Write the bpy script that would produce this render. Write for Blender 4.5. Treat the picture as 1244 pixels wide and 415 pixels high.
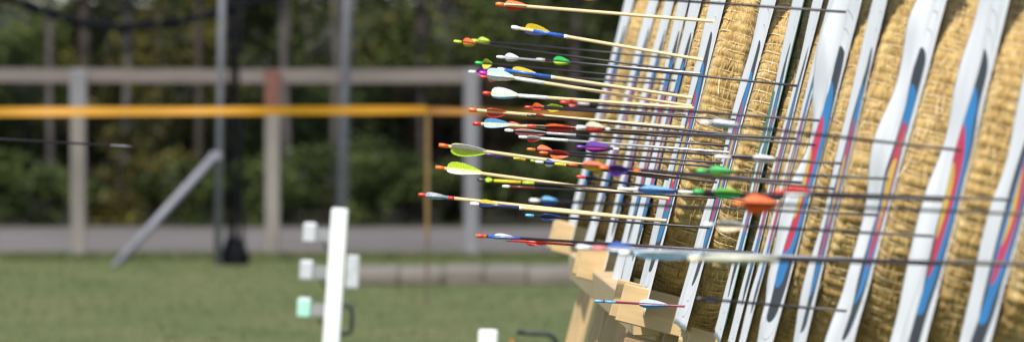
import bpy, math, random
import numpy as np
from mathutils import Vector, Matrix, Euler, noise
R = math.radians
random.seed(7)
rng = np.random.RandomState(11)
SC = bpy.context.scene
for o in list(bpy.data.objects): bpy.data.objects.remove(o)

# ------------------------------------------------------------------ camera
F = 23000.0            # focal length in pixels of the 1244 px wide photograph (a very long lens)
CAMH = 1.6
cam = bpy.data.cameras.new('camera'); camo = bpy.data.objects.new('camera', cam)
SC.collection.objects.link(camo); SC.camera = camo
cam.sensor_width = 36; cam.lens = F/1244*36
cam.clip_start = 1; cam.clip_end = 6000
camo.location = (0, 0, CAMH)
camo.rotation_euler = (R(90)-math.atan(214.5/F), 0, 0)
cam.dof.use_dof = True; cam.dof.focus_distance = 48.3
cam.dof.aperture_fstop = cam.lens/1000/0.048
cam.dof.aperture_blades = 0

# ------------------------------------------------------------------ sky and sun
sun_dir = Vector((-0.17, -0.64, 1.0)).normalized()
W = bpy.data.worlds.new('World'); SC.world = W; W.use_nodes = True
nt = W.node_tree; bg = nt.nodes['Background']
sky = nt.nodes.new('ShaderNodeTexSky'); sky.sky_type = 'NISHITA'; sky.sun_disc = False
sky.sun_elevation = math.asin(sun_dir.z); sky.sun_rotation = math.atan2(sun_dir.x, sun_dir.y)
nt.links.new(sky.outputs[0], bg.inputs[0]); bg.inputs[1].default_value = 0.125
sl = bpy.data.lights.new('sun', 'SUN'); sl.energy = 4.4; sl.angle = R(0.5); sl.color = (1.0, 0.93, 0.81)
so = bpy.data.objects.new('sun', sl); SC.collection.objects.link(so)
so.rotation_euler = sun_dir.to_track_quat('Z', 'Y').to_euler(); so.location = (-5, -5, 20)
SC.view_settings.view_transform = 'Standard'; SC.view_settings.look = 'None'
SC.view_settings.exposure = 0.50; SC.view_settings.gamma = 1

# ------------------------------------------------------------------ helpers
def P(u, v, D):
    """point at distance D (metres) that the photograph shows at pixel (u, v)"""
    s = F/D
    return Vector(((u-622)/s, D, CAMH-(v+7)/s))

def mesh_obj(name, verts, faces, mats, parent=None, smooth=False, uvs=None, midx=None):
    me = bpy.data.meshes.new(name)
    me.from_pydata([tuple(map(float, v)) for v in verts], [], [tuple(int(i) for i in f) for f in faces])
    if not isinstance(mats, (list, tuple)): mats = [mats]
    for m in mats: me.materials.append(m)
    if smooth: me.polygons.foreach_set('use_smooth', [True]*len(me.polygons))
    if midx is not None: me.polygons.foreach_set('material_index', midx)
    if uvs is not None:
        uvl = me.uv_layers.new(name='uv')
        li = np.zeros(len(me.loops), dtype=np.int32); me.loops.foreach_get('vertex_index', li)
        uvl.data.foreach_set('uv', np.asarray(uvs, dtype=np.float32)[li].ravel())
    me.update()
    o = bpy.data.objects.new(name, me); SC.collection.objects.link(o)
    if parent is not None: o.parent = parent
    return o

class MB:
    def __init__(s): s.v = []; s.f = []
    def add(s, vs, fs):
        n = len(s.v); s.v += [tuple(v) for v in vs]; s.f += [tuple(i+n for i in f) for f in fs]; return s
    def box(s, c, size, mat=None, bev=0.0):
        x, y, z = [d/2 for d in size]; b = min(bev, x*.8, y*.8, z*.8)
        if b <= 0:
            vs = [Vector((i*x, j*y, k*z)) for i in (-1, 1) for j in (-1, 1) for k in (-1, 1)]
            fs = [(0,1,3,2), (4,6,7,5), (0,4,5,1), (2,3,7,6), (0,2,6,4), (1,5,7,3)]
        else:
            vs = []; fs = []; idx = {}
            for i in (-1, 1):
                for j in (-1, 1):
                    for k in (-1, 1):
                        for a in range(3):
                            p = [i*(x-b), j*(y-b), k*(z-b)]
                            p[a] = (i*x, j*y, k*z)[a]
                            idx[(i, j, k, a)] = len(vs); vs.append(Vector(p))
            I = idx
            for i in (-1, 1):
                q = [I[(i,-1,-1,0)], I[(i,1,-1,0)], I[(i,1,1,0)], I[(i,-1,1,0)]]; fs.append(q if i > 0 else q[::-1])
                q = [I[(-1,i,-1,1)], I[(-1,i,1,1)], I[(1,i,1,1)], I[(1,i,-1,1)]]; fs.append(q if i > 0 else q[::-1])
                q = [I[(-1,-1,i,2)], I[(1,-1,i,2)], I[(1,1,i,2)], I[(-1,1,i,2)]]; fs.append(q if i > 0 else q[::-1])
            for a in (-1, 1):
                for c_ in (-1, 1):
                    fs.append([I[(a,c_,-1,0)], I[(a,c_,1,0)], I[(a,c_,1,1)], I[(a,c_,-1,1)]])
                    fs.append([I[(a,-1,c_,0)], I[(a,1,c_,0)], I[(a,1,c_,2)], I[(a,-1,c_,2)]])
                    fs.append([I[(-1,a,c_,1)], I[(1,a,c_,1)], I[(1,a,c_,2)], I[(-1,a,c_,2)]])
                    for d in (-1, 1): fs.append([I[(a,c_,d,0)], I[(a,c_,d,1)], I[(a,c_,d,2)]])
        c = Vector(c)
        vs = [(mat @ v if mat else v) + c for v in vs]
        return s.add(vs, fs)
    def tube(s, pts, rad, n=8, caps=True):
        pts = [Vector(p) for p in pts]
        if not isinstance(rad, (list, tuple)): rad = [rad]*len(pts)
        rings = []; up = None; vs = []; fs = []
        for i, p in enumerate(pts):
            t = (pts[min(i+1, len(pts)-1)] - pts[max(i-1, 0)]).normalized()
            if up is None:
                up = t.orthogonal().normalized()
            else:
                up = (up - t*up.dot(t)).normalized()
            b = t.cross(up)
            for k in range(n):
                a = 2*math.pi*k/n
                vs.append(p + (up*math.cos(a)+b*math.sin(a))*rad[i])
        for i in range(len(pts)-1):
            for k in range(n):
                k2 = (k+1) % n
                fs.append((i*n+k, i*n+k2, (i+1)*n+k2, (i+1)*n+k))
        if caps:
            fs.append(tuple(range(n))[::-1]); fs.append(tuple((len(pts)-1)*n+k for k in range(n)))
        return s.add(vs, fs)
    def build(s, name, mat, parent=None, smooth=False):
        return mesh_obj(name, s.v, s.f, mat, parent, smooth)

def empty(name, loc=(0, 0, 0), rot=None):
    o = bpy.data.objects.new(name, None); SC.collection.objects.link(o); o.location = loc
    o.empty_display_size = 0.2
    if rot is not None: o.rotation_euler = rot
    return o
def tag(o, label=None, cat=None, group=None, kind=None):
    if label: o['label'] = label
    if cat: o['category'] = cat
    if group: o['group'] = group
    if kind: o['kind'] = kind
    return o

# ------------------------------------------------------------------ materials
def mat_plain(name, col, rough=0.5, spec=0.5, metal=0.0, var=0.08, scale=30, bump=0.0, trans=0.0, coord='Object', stretch=(1,1,1), dark=None, bdist=0.002):
    m = bpy.data.materials.new(name); m.use_nodes = True; n = m.node_tree; b = n.nodes['Principled BSDF']
    b.inputs['Roughness'].default_value = rough; b.inputs['Metallic'].default_value = metal
    b.inputs['Specular IOR Level'].default_value = spec
    tc = n.nodes.new('ShaderNodeTexCoord'); mp = n.nodes.new('ShaderNodeMapping'); mp.inputs['Scale'].default_value = stretch
    n.links.new(tc.outputs[coord], mp.inputs[0])
    nz = n.nodes.new('ShaderNodeTexNoise'); nz.inputs['Scale'].default_value = scale; nz.inputs['Detail'].default_value = 5
    n.links.new(mp.outputs[0], nz.inputs['Vector'])
    cr = n.nodes.new('ShaderNodeValToRGB'); cr.color_ramp.elements[0].position = 0.3; cr.color_ramp.elements[1].position = 0.7
    lo = dark if dark else tuple(c*(1-var*2) for c in col); hi = tuple(min(1, c*(1+var)) for c in col)
    cr.color_ramp.elements[0].color = (*lo, 1); cr.color_ramp.elements[1].color = (*hi, 1)
    n.links.new(nz.outputs['Fac'], cr.inputs[0]); n.links.new(cr.outputs[0], b.inputs['Base Color'])
    if bump:
        bp = n.nodes.new('ShaderNodeBump'); bp.inputs['Strength'].default_value = bump; bp.inputs['Distance'].default_value = bdist
        n.links.new(nz.outputs['Fac'], bp.inputs['Height']); n.links.new(bp.outputs[0], b.inputs['Normal'])
    if trans:
        tr = n.nodes.new('ShaderNodeBsdfTranslucent'); mx = n.nodes.new('ShaderNodeMixShader'); mx.inputs[0].default_value = trans
        n.links.new(cr.outputs[0], tr.inputs[0]); n.links.new(b.outputs[0], mx.inputs[1]); n.links.new(tr.outputs[0], mx.inputs[2])
        n.links.new(mx.outputs[0], n.nodes['Material Output'].inputs[0])
    return m
_mc = {}
def colmat(col, rough=0.4, trans=0.0):
    k = (col, rough, trans)
    if k not in _mc: _mc[k] = mat_plain('paint_%d' % len(_mc), col, rough, var=0.12, scale=90, trans=trans, stretch=(3, 1, 1))
    return _mc[k]

def straw_material():
    m = bpy.data.materials.new('straw'); m.use_nodes = True; n = m.node_tree; b = n.nodes['Principled BSDF']
    b.inputs['Roughness'].default_value = 0.42; b.inputs['Specular IOR Level'].default_value = 0.6
    uv = n.nodes.new('ShaderNodeUVMap'); uv.uv_map = 'uv'
    oi = n.nodes.new('ShaderNodeObjectInfo')
    ad = n.nodes.new('ShaderNodeVectorMath'); ad.operation = 'ADD'
    n.links.new(uv.outputs[0], ad.inputs[0]); n.links.new(oi.outputs['Random'], ad.inputs[1])
    mp = n.nodes.new('ShaderNodeMapping'); mp.inputs['Scale'].default_value = (45, 330, 1)
    n.links.new(ad.outputs[0], mp.inputs[0])
    nz = n.nodes.new('ShaderNodeTexNoise'); nz.inputs['Scale'].default_value = 1; nz.inputs['Detail'].default_value = 6; nz.inputs['Roughness'].default_value = 0.65
    nz.inputs['Distortion'].default_value = 1.6
    n.links.new(mp.outputs[0], nz.inputs['Vector'])
    mp2 = n.nodes.new('ShaderNodeMapping'); mp2.inputs['Scale'].default_value = (14, 30, 1)
    n.links.new(ad.outputs[0], mp2.inputs[0])
    nz2 = n.nodes.new('ShaderNodeTexNoise'); nz2.inputs['Scale'].default_value = 1; nz2.inputs['Detail'].default_value = 3
    n.links.new(mp2.outputs[0], nz2.inputs['Vector'])
    mx = n.nodes.new('ShaderNodeMath'); mx.operation = 'MULTIPLY_ADD'; mx.inputs[1].default_value = 0.7
    m2 = n.nodes.new('ShaderNodeMath'); m2.operation = 'MULTIPLY'; m2.inputs[1].default_value = 0.35
    n.links.new(nz2.outputs['Fac'], m2.inputs[0]); n.links.new(nz.outputs['Fac'], mx.inputs[0]); n.links.new(m2.outputs[0], mx.inputs[2])
    cr = n.nodes.new('ShaderNodeValToRGB'); e = cr.color_ramp.elements
    e[0].position = 0.38; e[0].color = (0.10, 0.045, 0.012, 1)
    e[1].position = 0.72; e[1].color = (0.88, 0.74, 0.44, 1)
    x = e.new(0.47); x.color = (0.43, 0.26, 0.075, 1)
    x = e.new(0.58); x.color = (0.70, 0.48, 0.17, 1)
    n.links.new(mx.outputs[0], cr.inputs[0]); n.links.new(cr.outputs[0], b.inputs['Base Color'])
    bp = n.nodes.new('ShaderNodeBump'); bp.inputs['Strength'].default_value = 0.9; bp.inputs['Distance'].default_value = 0.006
    n.links.new(nz.outputs['Fac'], bp.inputs['Height']); n.links.new(bp.outputs[0], b.inputs['Normal'])
    return m
M_STRAW = straw_material()
M_LOOSE = mat_plain('loose_straw', (0.62, 0.43, 0.17), 0.4, var=0.25, scale=60)
M_TWINE = mat_plain('twine', (0.66, 0.52, 0.30), 0.5, var=0.15, scale=80)
M_WOOD = mat_plain('sawn_pine', (0.50, 0.35, 0.18), 0.6, var=0.12, scale=6, stretch=(6, 6, 1.0), bump=0.15)
M_WOOD2 = mat_plain('aged_pine', (0.36, 0.23, 0.12), 0.65, var=0.16, scale=6, stretch=(1.0, 6, 6), bump=0.15)
M_WOODX = mat_plain('sawn_pine_rail', (0.54, 0.38, 0.19), 0.6, var=0.12, scale=6, stretch=(1.0, 6, 6), bump=0.15)

def face_material(name, a=1.0):
    m = bpy.data.materials.new(name); m.use_nodes = True; n = m.node_tree; b = n.nodes['Principled BSDF']
    b.inputs['Roughness'].default_value = 0.6; b.inputs['Specular IOR Level'].default_value = 0.3
    tc = n.nodes.new('ShaderNodeTexCoord'); sp = n.nodes.new('ShaderNodeSeparateXYZ'); n.links.new(tc.outputs['Object'], sp.inputs[0])
    cb = n.nodes.new('ShaderNodeCombineXYZ'); n.links.new(sp.outputs['Y'], cb.inputs[0]); n.links.new(sp.outputs['Z'], cb.inputs[1])
    ln = n.nodes.new('ShaderNodeVectorMath'); ln.operation = 'LENGTH'; n.links.new(cb.outputs[0], ln.inputs[0])
    ml = n.nodes.new('ShaderNodeMath'); ml.operation = 'MULTIPLY'; ml.inputs[1].default_value = 2.0/a
    n.links.new(ln.outputs['Value'], ml.inputs[0])
    cr = n.nodes.new('ShaderNodeValToRGB'); cr.color_ramp.interpolation = 'CONSTANT'; e = cr.color_ramp.elements
    white = (0.85, 0.86, 0.88, 1)
    e[0].position = 0; e[0].color = (0.78, 0.52, 0.06, 1)
    e[1].position = 0.16; e[1].color = (0.62, 0.03, 0.09, 1)
    for p, c in ((0.32, (0.015, 0.23, 0.58, 1)), (0.48, (0.035, 0.035, 0.045, 1)), (0.64, white), (0.718, (0.2, 0.2, 0.2, 1)), (0.722, white), (0.798, (0.1, 0.1, 0.1, 1)), (0.804, white)):
        x = e.new(p); x.color = c
    n.links.new(ml.outputs[0], cr.inputs[0]); n.links.new(cr.outputs[0], b.inputs['Base Color'])
    nz = n.nodes.new('ShaderNodeTexNoise'); nz.inputs['Scale'].default_value = 9; nz.inputs['Detail'].default_value = 4; nz.inputs['Distortion'].default_value = 1.2
    n.links.new(tc.outputs['Object'], nz.inputs['Vector'])
    bp = n.nodes.new('ShaderNodeBump'); bp.inputs['Strength'].default_value = 0.15; bp.inputs['Distance'].default_value = 0.01
    n.links.new(nz.outputs['Fac'], bp.inputs['Height']); n.links.new(bp.outputs[0], b.inputs['Normal'])
    tr = n.nodes.new('ShaderNodeBsdfTranslucent'); mx = n.nodes.new('ShaderNodeMixShader'); mx.inputs[0].default_value = 0.12
    n.links.new(cr.outputs[0], tr.inputs[0]); n.links.new(b.outputs[0], mx.inputs[1]); n.links.new(tr.outputs[0], mx.inputs[2])
    n.links.new(mx.outputs[0], n.nodes['Material Output'].inputs[0])
    return m
M_FACE = face_material('printed_target_paper')
M_GREENCLOTH = mat_plain('green_backing', (0.06, 0.20, 0.14), 0.7)

# ------------------------------------------------------------------ ground
def sheet(name, x0, x1, y0, y1, z, mat, nx=1, ny=1):
    v = []; f = []
    for j in range(ny+1):
        for i in range(nx+1): v.append((x0+(x1-x0)*i/nx, y0+(y1-y0)*j/ny, z))
    for j in range(ny):
        for i in range(nx):
            a = j*(nx+1)+i; f.append((a, a+1, a+nx+2, a+nx+1))
    return mesh_obj(name, v, f, mat)
def ground_mat(name, cols, sc=(1.5, 0.35), fine=60, bump=0.3):
    m = bpy.data.materials.new(name); m.use_nodes = True; n = m.node_tree; b = n.nodes['Principled BSDF']
    b.inputs['Roughness'].default_value = 0.9; b.inputs['Specular IOR Level'].default_value = 0.15
    tc = n.nodes.new('ShaderNodeTexCoord'); mp = n.nodes.new('ShaderNodeMapping'); mp.inputs['Scale'].default_value = (sc[0], sc[1], 1)
    n.links.new(tc.outputs['Object'], mp.inputs[0])
    a = n.nodes.new('ShaderNodeTexNoise'); a.inputs['Scale'].default_value = 1; a.inputs['Detail'].default_value = 6; a.inputs['Roughness'].default_value = 0.6
    n.links.new(mp.outputs[0], a.inputs['Vector'])
    c = n.nodes.new('ShaderNodeTexNoise'); c.inputs['Scale'].default_value = fine; c.inputs['Detail'].default_value = 3
    n.links.new(tc.outputs['Object'], c.inputs['Vector'])
    mm = n.nodes.new('ShaderNodeMix'); mm.inputs[0].default_value = 0.35
    n.links.new(a.outputs['Fac'], mm.inputs[2]); n.links.new(c.outputs['Fac'], mm.inputs[3])
    cr = n.nodes.new('ShaderNodeValToRGB'); e = cr.color_ramp.elements
    e[0].position = 0.36; e[0].color = (*cols[0], 1); e[1].position = 0.64; e[1].color = (*cols[2], 1)
    x = e.new(0.5); x.color = (*cols[1], 1)
    n.links.new(mm.outputs[0], cr.inputs[0]); n.links.new(cr.outputs[0], b.inputs['Base Color'])
    bp = n.nodes.new('ShaderNodeBump'); bp.inputs['Strength'].default_value = bump; bp.inputs['Distance'].default_value = 0.02
    n.links.new(c.outputs['Fac'], bp.inputs['Height']); n.links.new(bp.outputs[0], b.inputs['Normal'])
    return m
M_GRASS = ground_mat('mown_grass', [(0.066, 0.090, 0.028), (0.090, 0.106, 0.037), (0.118, 0.118, 0.050)])
g = sheet('ground', -1500, 1500, -300, 3500, 0, M_GRASS); tag(g, kind='structure')
M_PATH = ground_mat('grey_path', [(0.085, 0.078, 0.074), (0.115, 0.105, 0.101), (0.145, 0.133, 0.128)], sc=(.8, .3), fine=40)
g = sheet('path', -60, 60, 116.6, 129.5, 0.008, M_PATH); tag(g, kind='structure')
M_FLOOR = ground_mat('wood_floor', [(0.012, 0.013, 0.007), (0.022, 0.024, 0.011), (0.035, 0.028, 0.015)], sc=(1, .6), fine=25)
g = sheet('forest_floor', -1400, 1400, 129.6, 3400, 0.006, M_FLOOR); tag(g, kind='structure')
M_EDGE = ground_mat('bare_earth', [(0.07, 0.06, 0.03), (0.12, 0.085, 0.05), (0.16, 0.12, 0.07)], sc=(3, 1), fine=30)
# ragged strip of bare earth between grass and path
v = []; f = []
N = 160
for i in range(N+1):
    x = -20+40*i/N
    v.append((x, 115.0+0.5*noise.noise(Vector((x*1.7, 0, 3)))+0.5*noise.noise(Vector((x*6, 1, 3))), 0.004)); v.append((x, 116.8+0.3*noise.noise(Vector((x*2, 9, 0))), 0.012))
for i in range(N): f.append((2*i, 2*i+2, 2*i+3, 2*i+1))
g = mesh_obj('earth_strip', v, f, M_EDGE); tag(g, kind='structure')
# grass blades where the lawn is in view
def blades(name, n, x0, x1, y0, y1, h0, h1, mat):
    xs = rng.uniform(x0, x1, n); ys = rng.uniform(y0, y1, n); h = rng.uniform(h0, h1, n); a = rng.uniform(0, 6.28, n)
    w = 0.004+0.004*rng.rand(n); dx = np.cos(a)*w; dy = np.sin(a)*w
    lx = rng.normal(0, 0.4, n)*h; ly = rng.normal(0, 0.4, n)*h
    v = np.zeros((n, 3, 3)); v[:, 0] = np.stack([xs-dx, ys-dy, np.zeros(n)+.001], 1); v[:, 1] = np.stack([xs+dx, ys+dy, np.zeros(n)+.001], 1)
    v[:, 2] = np.stack([xs+lx, ys+ly, h], 1)
    return mesh_obj(name, v.reshape(-1, 3), np.arange(3*n).reshape(-1, 3), mat)
M_BLADE = mat_plain('grass_blade', (0.095, 0.112, 0.042), 0.7, spec=.15, var=0.3, scale=1.2, dark=(0.080, 0.10, 0.036), trans=0.3)
b_ = blades('grass', 12000, -4.2, 2.2, 82, 116, 0.006, 0.022, M_BLADE); tag(b_, 'short mown green grass of the shooting field', 'grass', kind='stuff')
b_ = blades('rough_grass', 9000, -4.6, 3, 113.6, 115.4, 0.015, 0.06, M_BLADE); tag(b_, 'longer rough grass along the foot of the fence', 'grass', kind='stuff')
M_LITTER = mat_plain('dead_leaves', (0.20, 0.10, 0.05), 0.8, var=0.4, scale=10)

# pale low kerb slab
k = MB()
xx = P(432, 0, 105.5).x; x_end = P(668, 0, 105.5).x
while xx < x_end:
    w = random.uniform(.22, .3)
    k.box((xx+w/2, 105.5+random.uniform(-.05, .05), 0.035), (w-.001, 2.4+random.uniform(-.2, .2), 0.085+random.uniform(-.01, .01)), Matrix.Rotation(random.uniform(-.01, .01), 3, 'Y'), bev=.015); xx += w
k = k.build('kerb', mat_plain('pale_concrete', (0.15, 0.13, 0.112), 0.9, var=0.15, scale=4, bump=.2)); tag(k, 'low pale weathered concrete kerb lying in the grass behind the stake', 'kerb')

# ------------------------------------------------------------------ woods behind
def leaf_cloud(n, centre, rad, size, flat=0.6, shell=0.35, clumps=14):
    cl = rng.normal(size=(clumps, 3)); cl /= np.linalg.norm(cl, axis=1)[:, None]+1e-6
    cl *= rng.uniform(0.3, 0.95, (clumps, 1)); cr_ = rng.uniform(0.18, 0.42, clumps)
    idx = rng.randint(0, clumps, n)
    d = rng.normal(size=(n, 3)); d /= np.linalg.norm(d, axis=1)[:, None]; d *= rng.uniform(0, 1, (n, 1))**0.5
    p = cl[idx]+d*cr_[idx][:, None]
    p = p*np.array(rad)+np.array(centre)
    p[:, 2] = np.abs(p[:, 2]-0.01)+0.01
    s = size*rng.uniform(0.6, 1.5, n)
    a = rng.normal(size=(n, 3)); a[:, 2] *= flat; a /= np.linalg.norm(a, axis=1)[:, None]
    b = rng.normal(size=(n, 3)); b -= (b*a).sum(1)[:, None]*a; b /= np.linalg.norm(b, axis=1)[:, None]
    v = np.stack([p-a*s[:, None], p-b*s[:, None]*.45, p+a*s[:, None], p+b*s[:, None]*.45], 1)
    return v.reshape(-1, 3), np.arange(4*n).reshape(-1, 4)
LEAF = [mat_plain('leaf_dark', (0.060, 0.074, 0.026), 0.7, spec=0.08, var=0.3, scale=2.5, dark=(0.010, 0.012, 0.006), trans=0.2),
        mat_plain('leaf_green', (0.092, 0.118, 0.034), 0.6, spec=0.12, var=0.3, scale=2.5, dark=(0.018, 0.028, 0.010), trans=0.25),
        mat_plain('leaf_olive', (0.135, 0.125, 0.030), 0.6, spec=0.12, var=0.3, scale=2.5, dark=(0.025, 0.022, 0.012), trans=0.25),
        mat_plain('leaf_russet', (0.075, 0.050, 0.026), 0.6, spec=0.12, var=0.3, scale=2.5, dark=(0.025, 0.015, 0.012), trans=0.2)]
M_BARK = [mat_plain('bark_grey', (0.075, 0.065, 0.060), 0.85, var=0.25, scale=9, stretch=(1, 1, .3), bump=.3),
          mat_plain('bark_brown', (0.045, 0.034, 0.028), 0.9, var=0.25, scale=9, stretch=(1, 1, .3), bump=.3)]
shrub_words = ['dark green', 'mid green', 'olive yellow', 'russet brown']
def shrub(i, u, D, w, h, kind, n, label):
    c = P(u, 0, D); o = empty('shrub', (c.x, D, 0))
    vs, fs = leaf_cloud(n, (0, 0, h*.5), (w/2, w/2.4, h*.52), 0.03)
    mesh_obj('foliage', vs, fs, LEAF[kind], o)
    st = MB()
    for q in range(5):
        a = random.uniform(0, 6.28); t = Vector((math.cos(a)*w*.3, math.sin(a)*w*.25, h*random.uniform(.6, .95)))
        st.tube([(t.x*.1, t.y*.1, 0), t*.5+Vector((0, 0, .05)), t], [.012, .008, .003], 5)
    st.build('stem', M_BARK[1], o)
    tag(o, label, 'shrub', 'shrubs along the edge of the wood')
def tree(i, u, D, r, H, kind, bark, nleaf, label, crown_z=None, lean=0):
    c = P(u, 0, D); r *= .75; o = empty('woodland_tree', (c.x, D, 0))
    t = MB(); pts = []; n = 9
    for q in range(n+1):
        z = H*q/n; pts.append(Vector((lean*z+.03*noise.noise(Vector((u, z*.9, 0))), .03*noise.noise(Vector((u, z*.9, 7))), z)))
    t.tube(pts, [r*(1.25-.95*q/n)*(1.35 if q == 0 else 1) for q in range(n+1)], 8)
    t.build('trunk', M_BARK[bark], o, True)
    l = MB()
    for q in range(7):
        z0 = H*random.uniform(.35, .9); a = random.uniform(0, 6.28); L = random.uniform(.4, .9)
        b0 = Vector((lean*z0, 0, z0)); d = Vector((math.cos(a), math.sin(a), .45))
        l.tube([b0, b0+d*L*.5+Vector((0, 0, .04)), b0+d*L], [r*.32, r*.2, .004], 5)
    for q in range(0): pass
    l.tube([(0, 0, H*.3), (lean*H*.65, 0, H*.95)], r*.5, 5)
    l.build('limbs', M_BARK[bark], o)
    vs, fs = leaf_cloud(nleaf, (lean*H, 0, H*.72), (.95, .8, H*.36), 0.045, clumps=22)
    mesh_obj('crown', vs, fs, LEAF[kind], o)
    tag(o, label, 'tree', 'thin trees in the wood')
ui = 0
sh = [(-40,131,1.0,.55,1),(60,130.6,.9,.42,1),(150,131.5,1.1,.62,2),(235,131,.8,.5,1),(330,130.8,.9,.5,1),(400,131.6,1.1,.7,1),(495,131,1.0,.6,1),(575,131.4,.8,.5,0),(640,130.9,.9,.62,1),(720,131.4,.9,.6,1),(810,131,1.0,.7,0),
      (20,135.5,1.0,1.9,1),(135,135.8,1.1,1.75,2),(255,135.6,.9,1.9,2),(345,135.7,1.1,1.8,0),(440,135.5,1.0,1.95,1),(505,135.8,.9,1.8,2),(590,135.6,1.1,1.9,1),(680,135.5,1.0,1.9,0),
      (10,134,1.3,1.15,0),(120,134.4,1.1,.95,3),(215,134,1.2,1.2,2),(300,134.5,1.0,.9,0),(370,134,1.2,1.1,1),(470,134.6,1.2,1.3,0),(550,134,1.1,1.0,3),(630,134.5,1.2,1.2,0),(720,134.3,1.2,1.3,0)]
for i, (u, D, w, h, kd) in enumerate(sh):
    sz = 'low' if h < .75 else 'tall' if h < 1.6 else 'very tall loose'
    nxt = ('by the path' if D < 133 else 'behind the low shrubs')
    side = 'at far left' if u < 20 else 'left of the first fence post' if u < 80 else 'just right of the first fence post' if u < 180 else 'left of the braced steel pole' if u < 262 else 'left of the middle post' if u < 325 else 'right of the middle fence post' if u < 385 else 'behind the plain steel pole' if u < 430 else 'left of the yellow stake' if u < 515 else 'near the bluish fence post' if u < 600 else 'behind the fletchings' if u < 680 else 'hidden behind the straw bosses'
    shrub(i, u, D, w, h, kd, int(900+(1500 if h < 1.6 else 700)*w*h), '%s %s shrub %s, %s' % (sz.replace('very tall loose', 'loose'), shrub_words[kd], nxt, side))
tr = [(25,138,.05,4.2,0,0),(62,131.9,.03,4,2,0),(100,141,.06,4.6,0,1),(150,132.6,.035,4.1,0,0),(192,139,.05,4.5,2,0),(238,132.3,.03,4.2,0,1),(292,140,.055,4.8,0,0),(350,132.6,.04,4.3,0,0),(372,139,.045,4.4,2,0),(405,132.3,.03,3.9,0,0),
      (450,138,.045,4.4,0,1),(487,140,.05,4.6,0,0),(515,132.6,.03,4.2,2,1),(545,139,.045,4.2,0,0),(610,138,.04,4.5,0,1),(655,140,.05,4.2,0,0),(700,132.6,.04,4.4,0,1),(-30,132.6,.05,4.4,0,1),(-110,139,.06,4.6,2,0),(800,139,.05,4.5,0,0)]
ordn = ['first','second','third','fourth','fifth','sixth','seventh','eighth','ninth','tenth','eleventh','twelfth','thirteenth','fourteenth','fifteenth','sixteenth','seventeenth','eighteenth','nineteenth','twentieth']
trs = sorted(tr)
for i, (u, D, r, H, kd, bk) in enumerate(trs):
    tree(i, u, D, r, H, kd, bk, 1500, '%s %s trunked tree in the dark wood, %s trunk from the left' % ('slim' if r < .045 else 'stouter', ['grey', 'brown'][bk], ordn[i]), lean=random.uniform(-.03, .03))
# the mass of undergrowth and branches behind
vs, fs = [], []
cnt = 0
for i in range(190):
    x = random.uniform(-6, 6) if i < 100 else random.uniform(-16, 16); D = random.uniform(141, 150); h = random.uniform(1.0, 4.2)
    v_, f_ = leaf_cloud(900, (x, D, random.uniform(.4, 2.6)), (random.uniform(.5, 1.1), .8, random.uniform(.4, .9)), 0.045)
    vs.append(v_); fs.append(f_+cnt); cnt += len(v_)
o = mesh_obj('far_wood', np.concatenate(vs), np.concatenate(fs), LEAF[0]); tag(o, 'dark dense mass of the wood behind the thin trees', 'wood', kind='stuff')

# ------------------------------------------------------------------ fence
M_POST = mat_plain('weathered_post', (0.19, 0.172, 0.155), 0.8, var=0.15, scale=5, stretch=(2, 2, .5), bump=.2)
M_POSTB = mat_plain('bluish_post', (0.18, 0.18, 0.20), 0.8, var=0.12, scale=5, stretch=(2, 2, .5), bump=.2)
M_RUST = mat_plain('red_brown_paint', (0.14, 0.055, 0.04), 0.7, var=0.2, scale=20)
DF = 115.0
fe = empty('rail_fence', (P(95, 0, DF).x, DF, 0)); tag(fe, 'pale wooden fence with one top rail on square posts beside the path', 'fence')
org = fe.location
rl = MB(); x0 = P(-700, 0, DF).x; x1 = P(584, 0, DF).x
zr = P(0, 92, DF).z
xs = np.linspace(x0, x1, 40)
ringv = []; ringf = []
for i, x in enumerate(xs):
    w = .003*math.sin(x*1.3)
    for dy, dz in ((-.022, -.042), (.022, -.042), (.022, .042), (-.022, .042)):
        ringv.append((x-org.x, .085+dy, zr+dz+w))
for i in range(len(xs)-1):
    for k_ in range(4): ringf.append((i*4+k_, i*4+(k_+1) % 4, i*4+4+(k_+1) % 4, i*4+4+k_))
ringf += [(0,1,2,3), tuple(4*(len(xs)-1)+q for q in (3,2,1,0))]
mesh_obj('rail', ringv, ringf, mat_plain('rail_wood', (0.155, 0.130, 0.122), 0.8, var=.15, scale=4, stretch=(.5, 4, 4)), fe)
for i, u in enumerate((-619, -381, -143, 95, 331, 573)):
    p = P(u, 0, DF); ht = 1.145 if u != 331 else 1.13
    mt = M_POSTB if u == 573 else M_POST
    pm = MB().box((p.x-org.x, 0, ht/2), (.092, .09, ht), bev=.012).build('post', mt, fe)
    if u == 95:
        pc = MB().box((p.x-org.x, -.001, 1.02), (.098, .096, .24), bev=.004).build('metal_cap', M_POSTB, pm)
    if u == 331:
        pc = MB().box((p.x-org.x, -.001, 1.03), (.097, .095, .22), bev=.004).build('painted_cap', M_RUST, pm)
        pm['label'] = 'post with a red brown top'
    if u == 573: pm['label'] = 'bluish grey end post'

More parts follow.
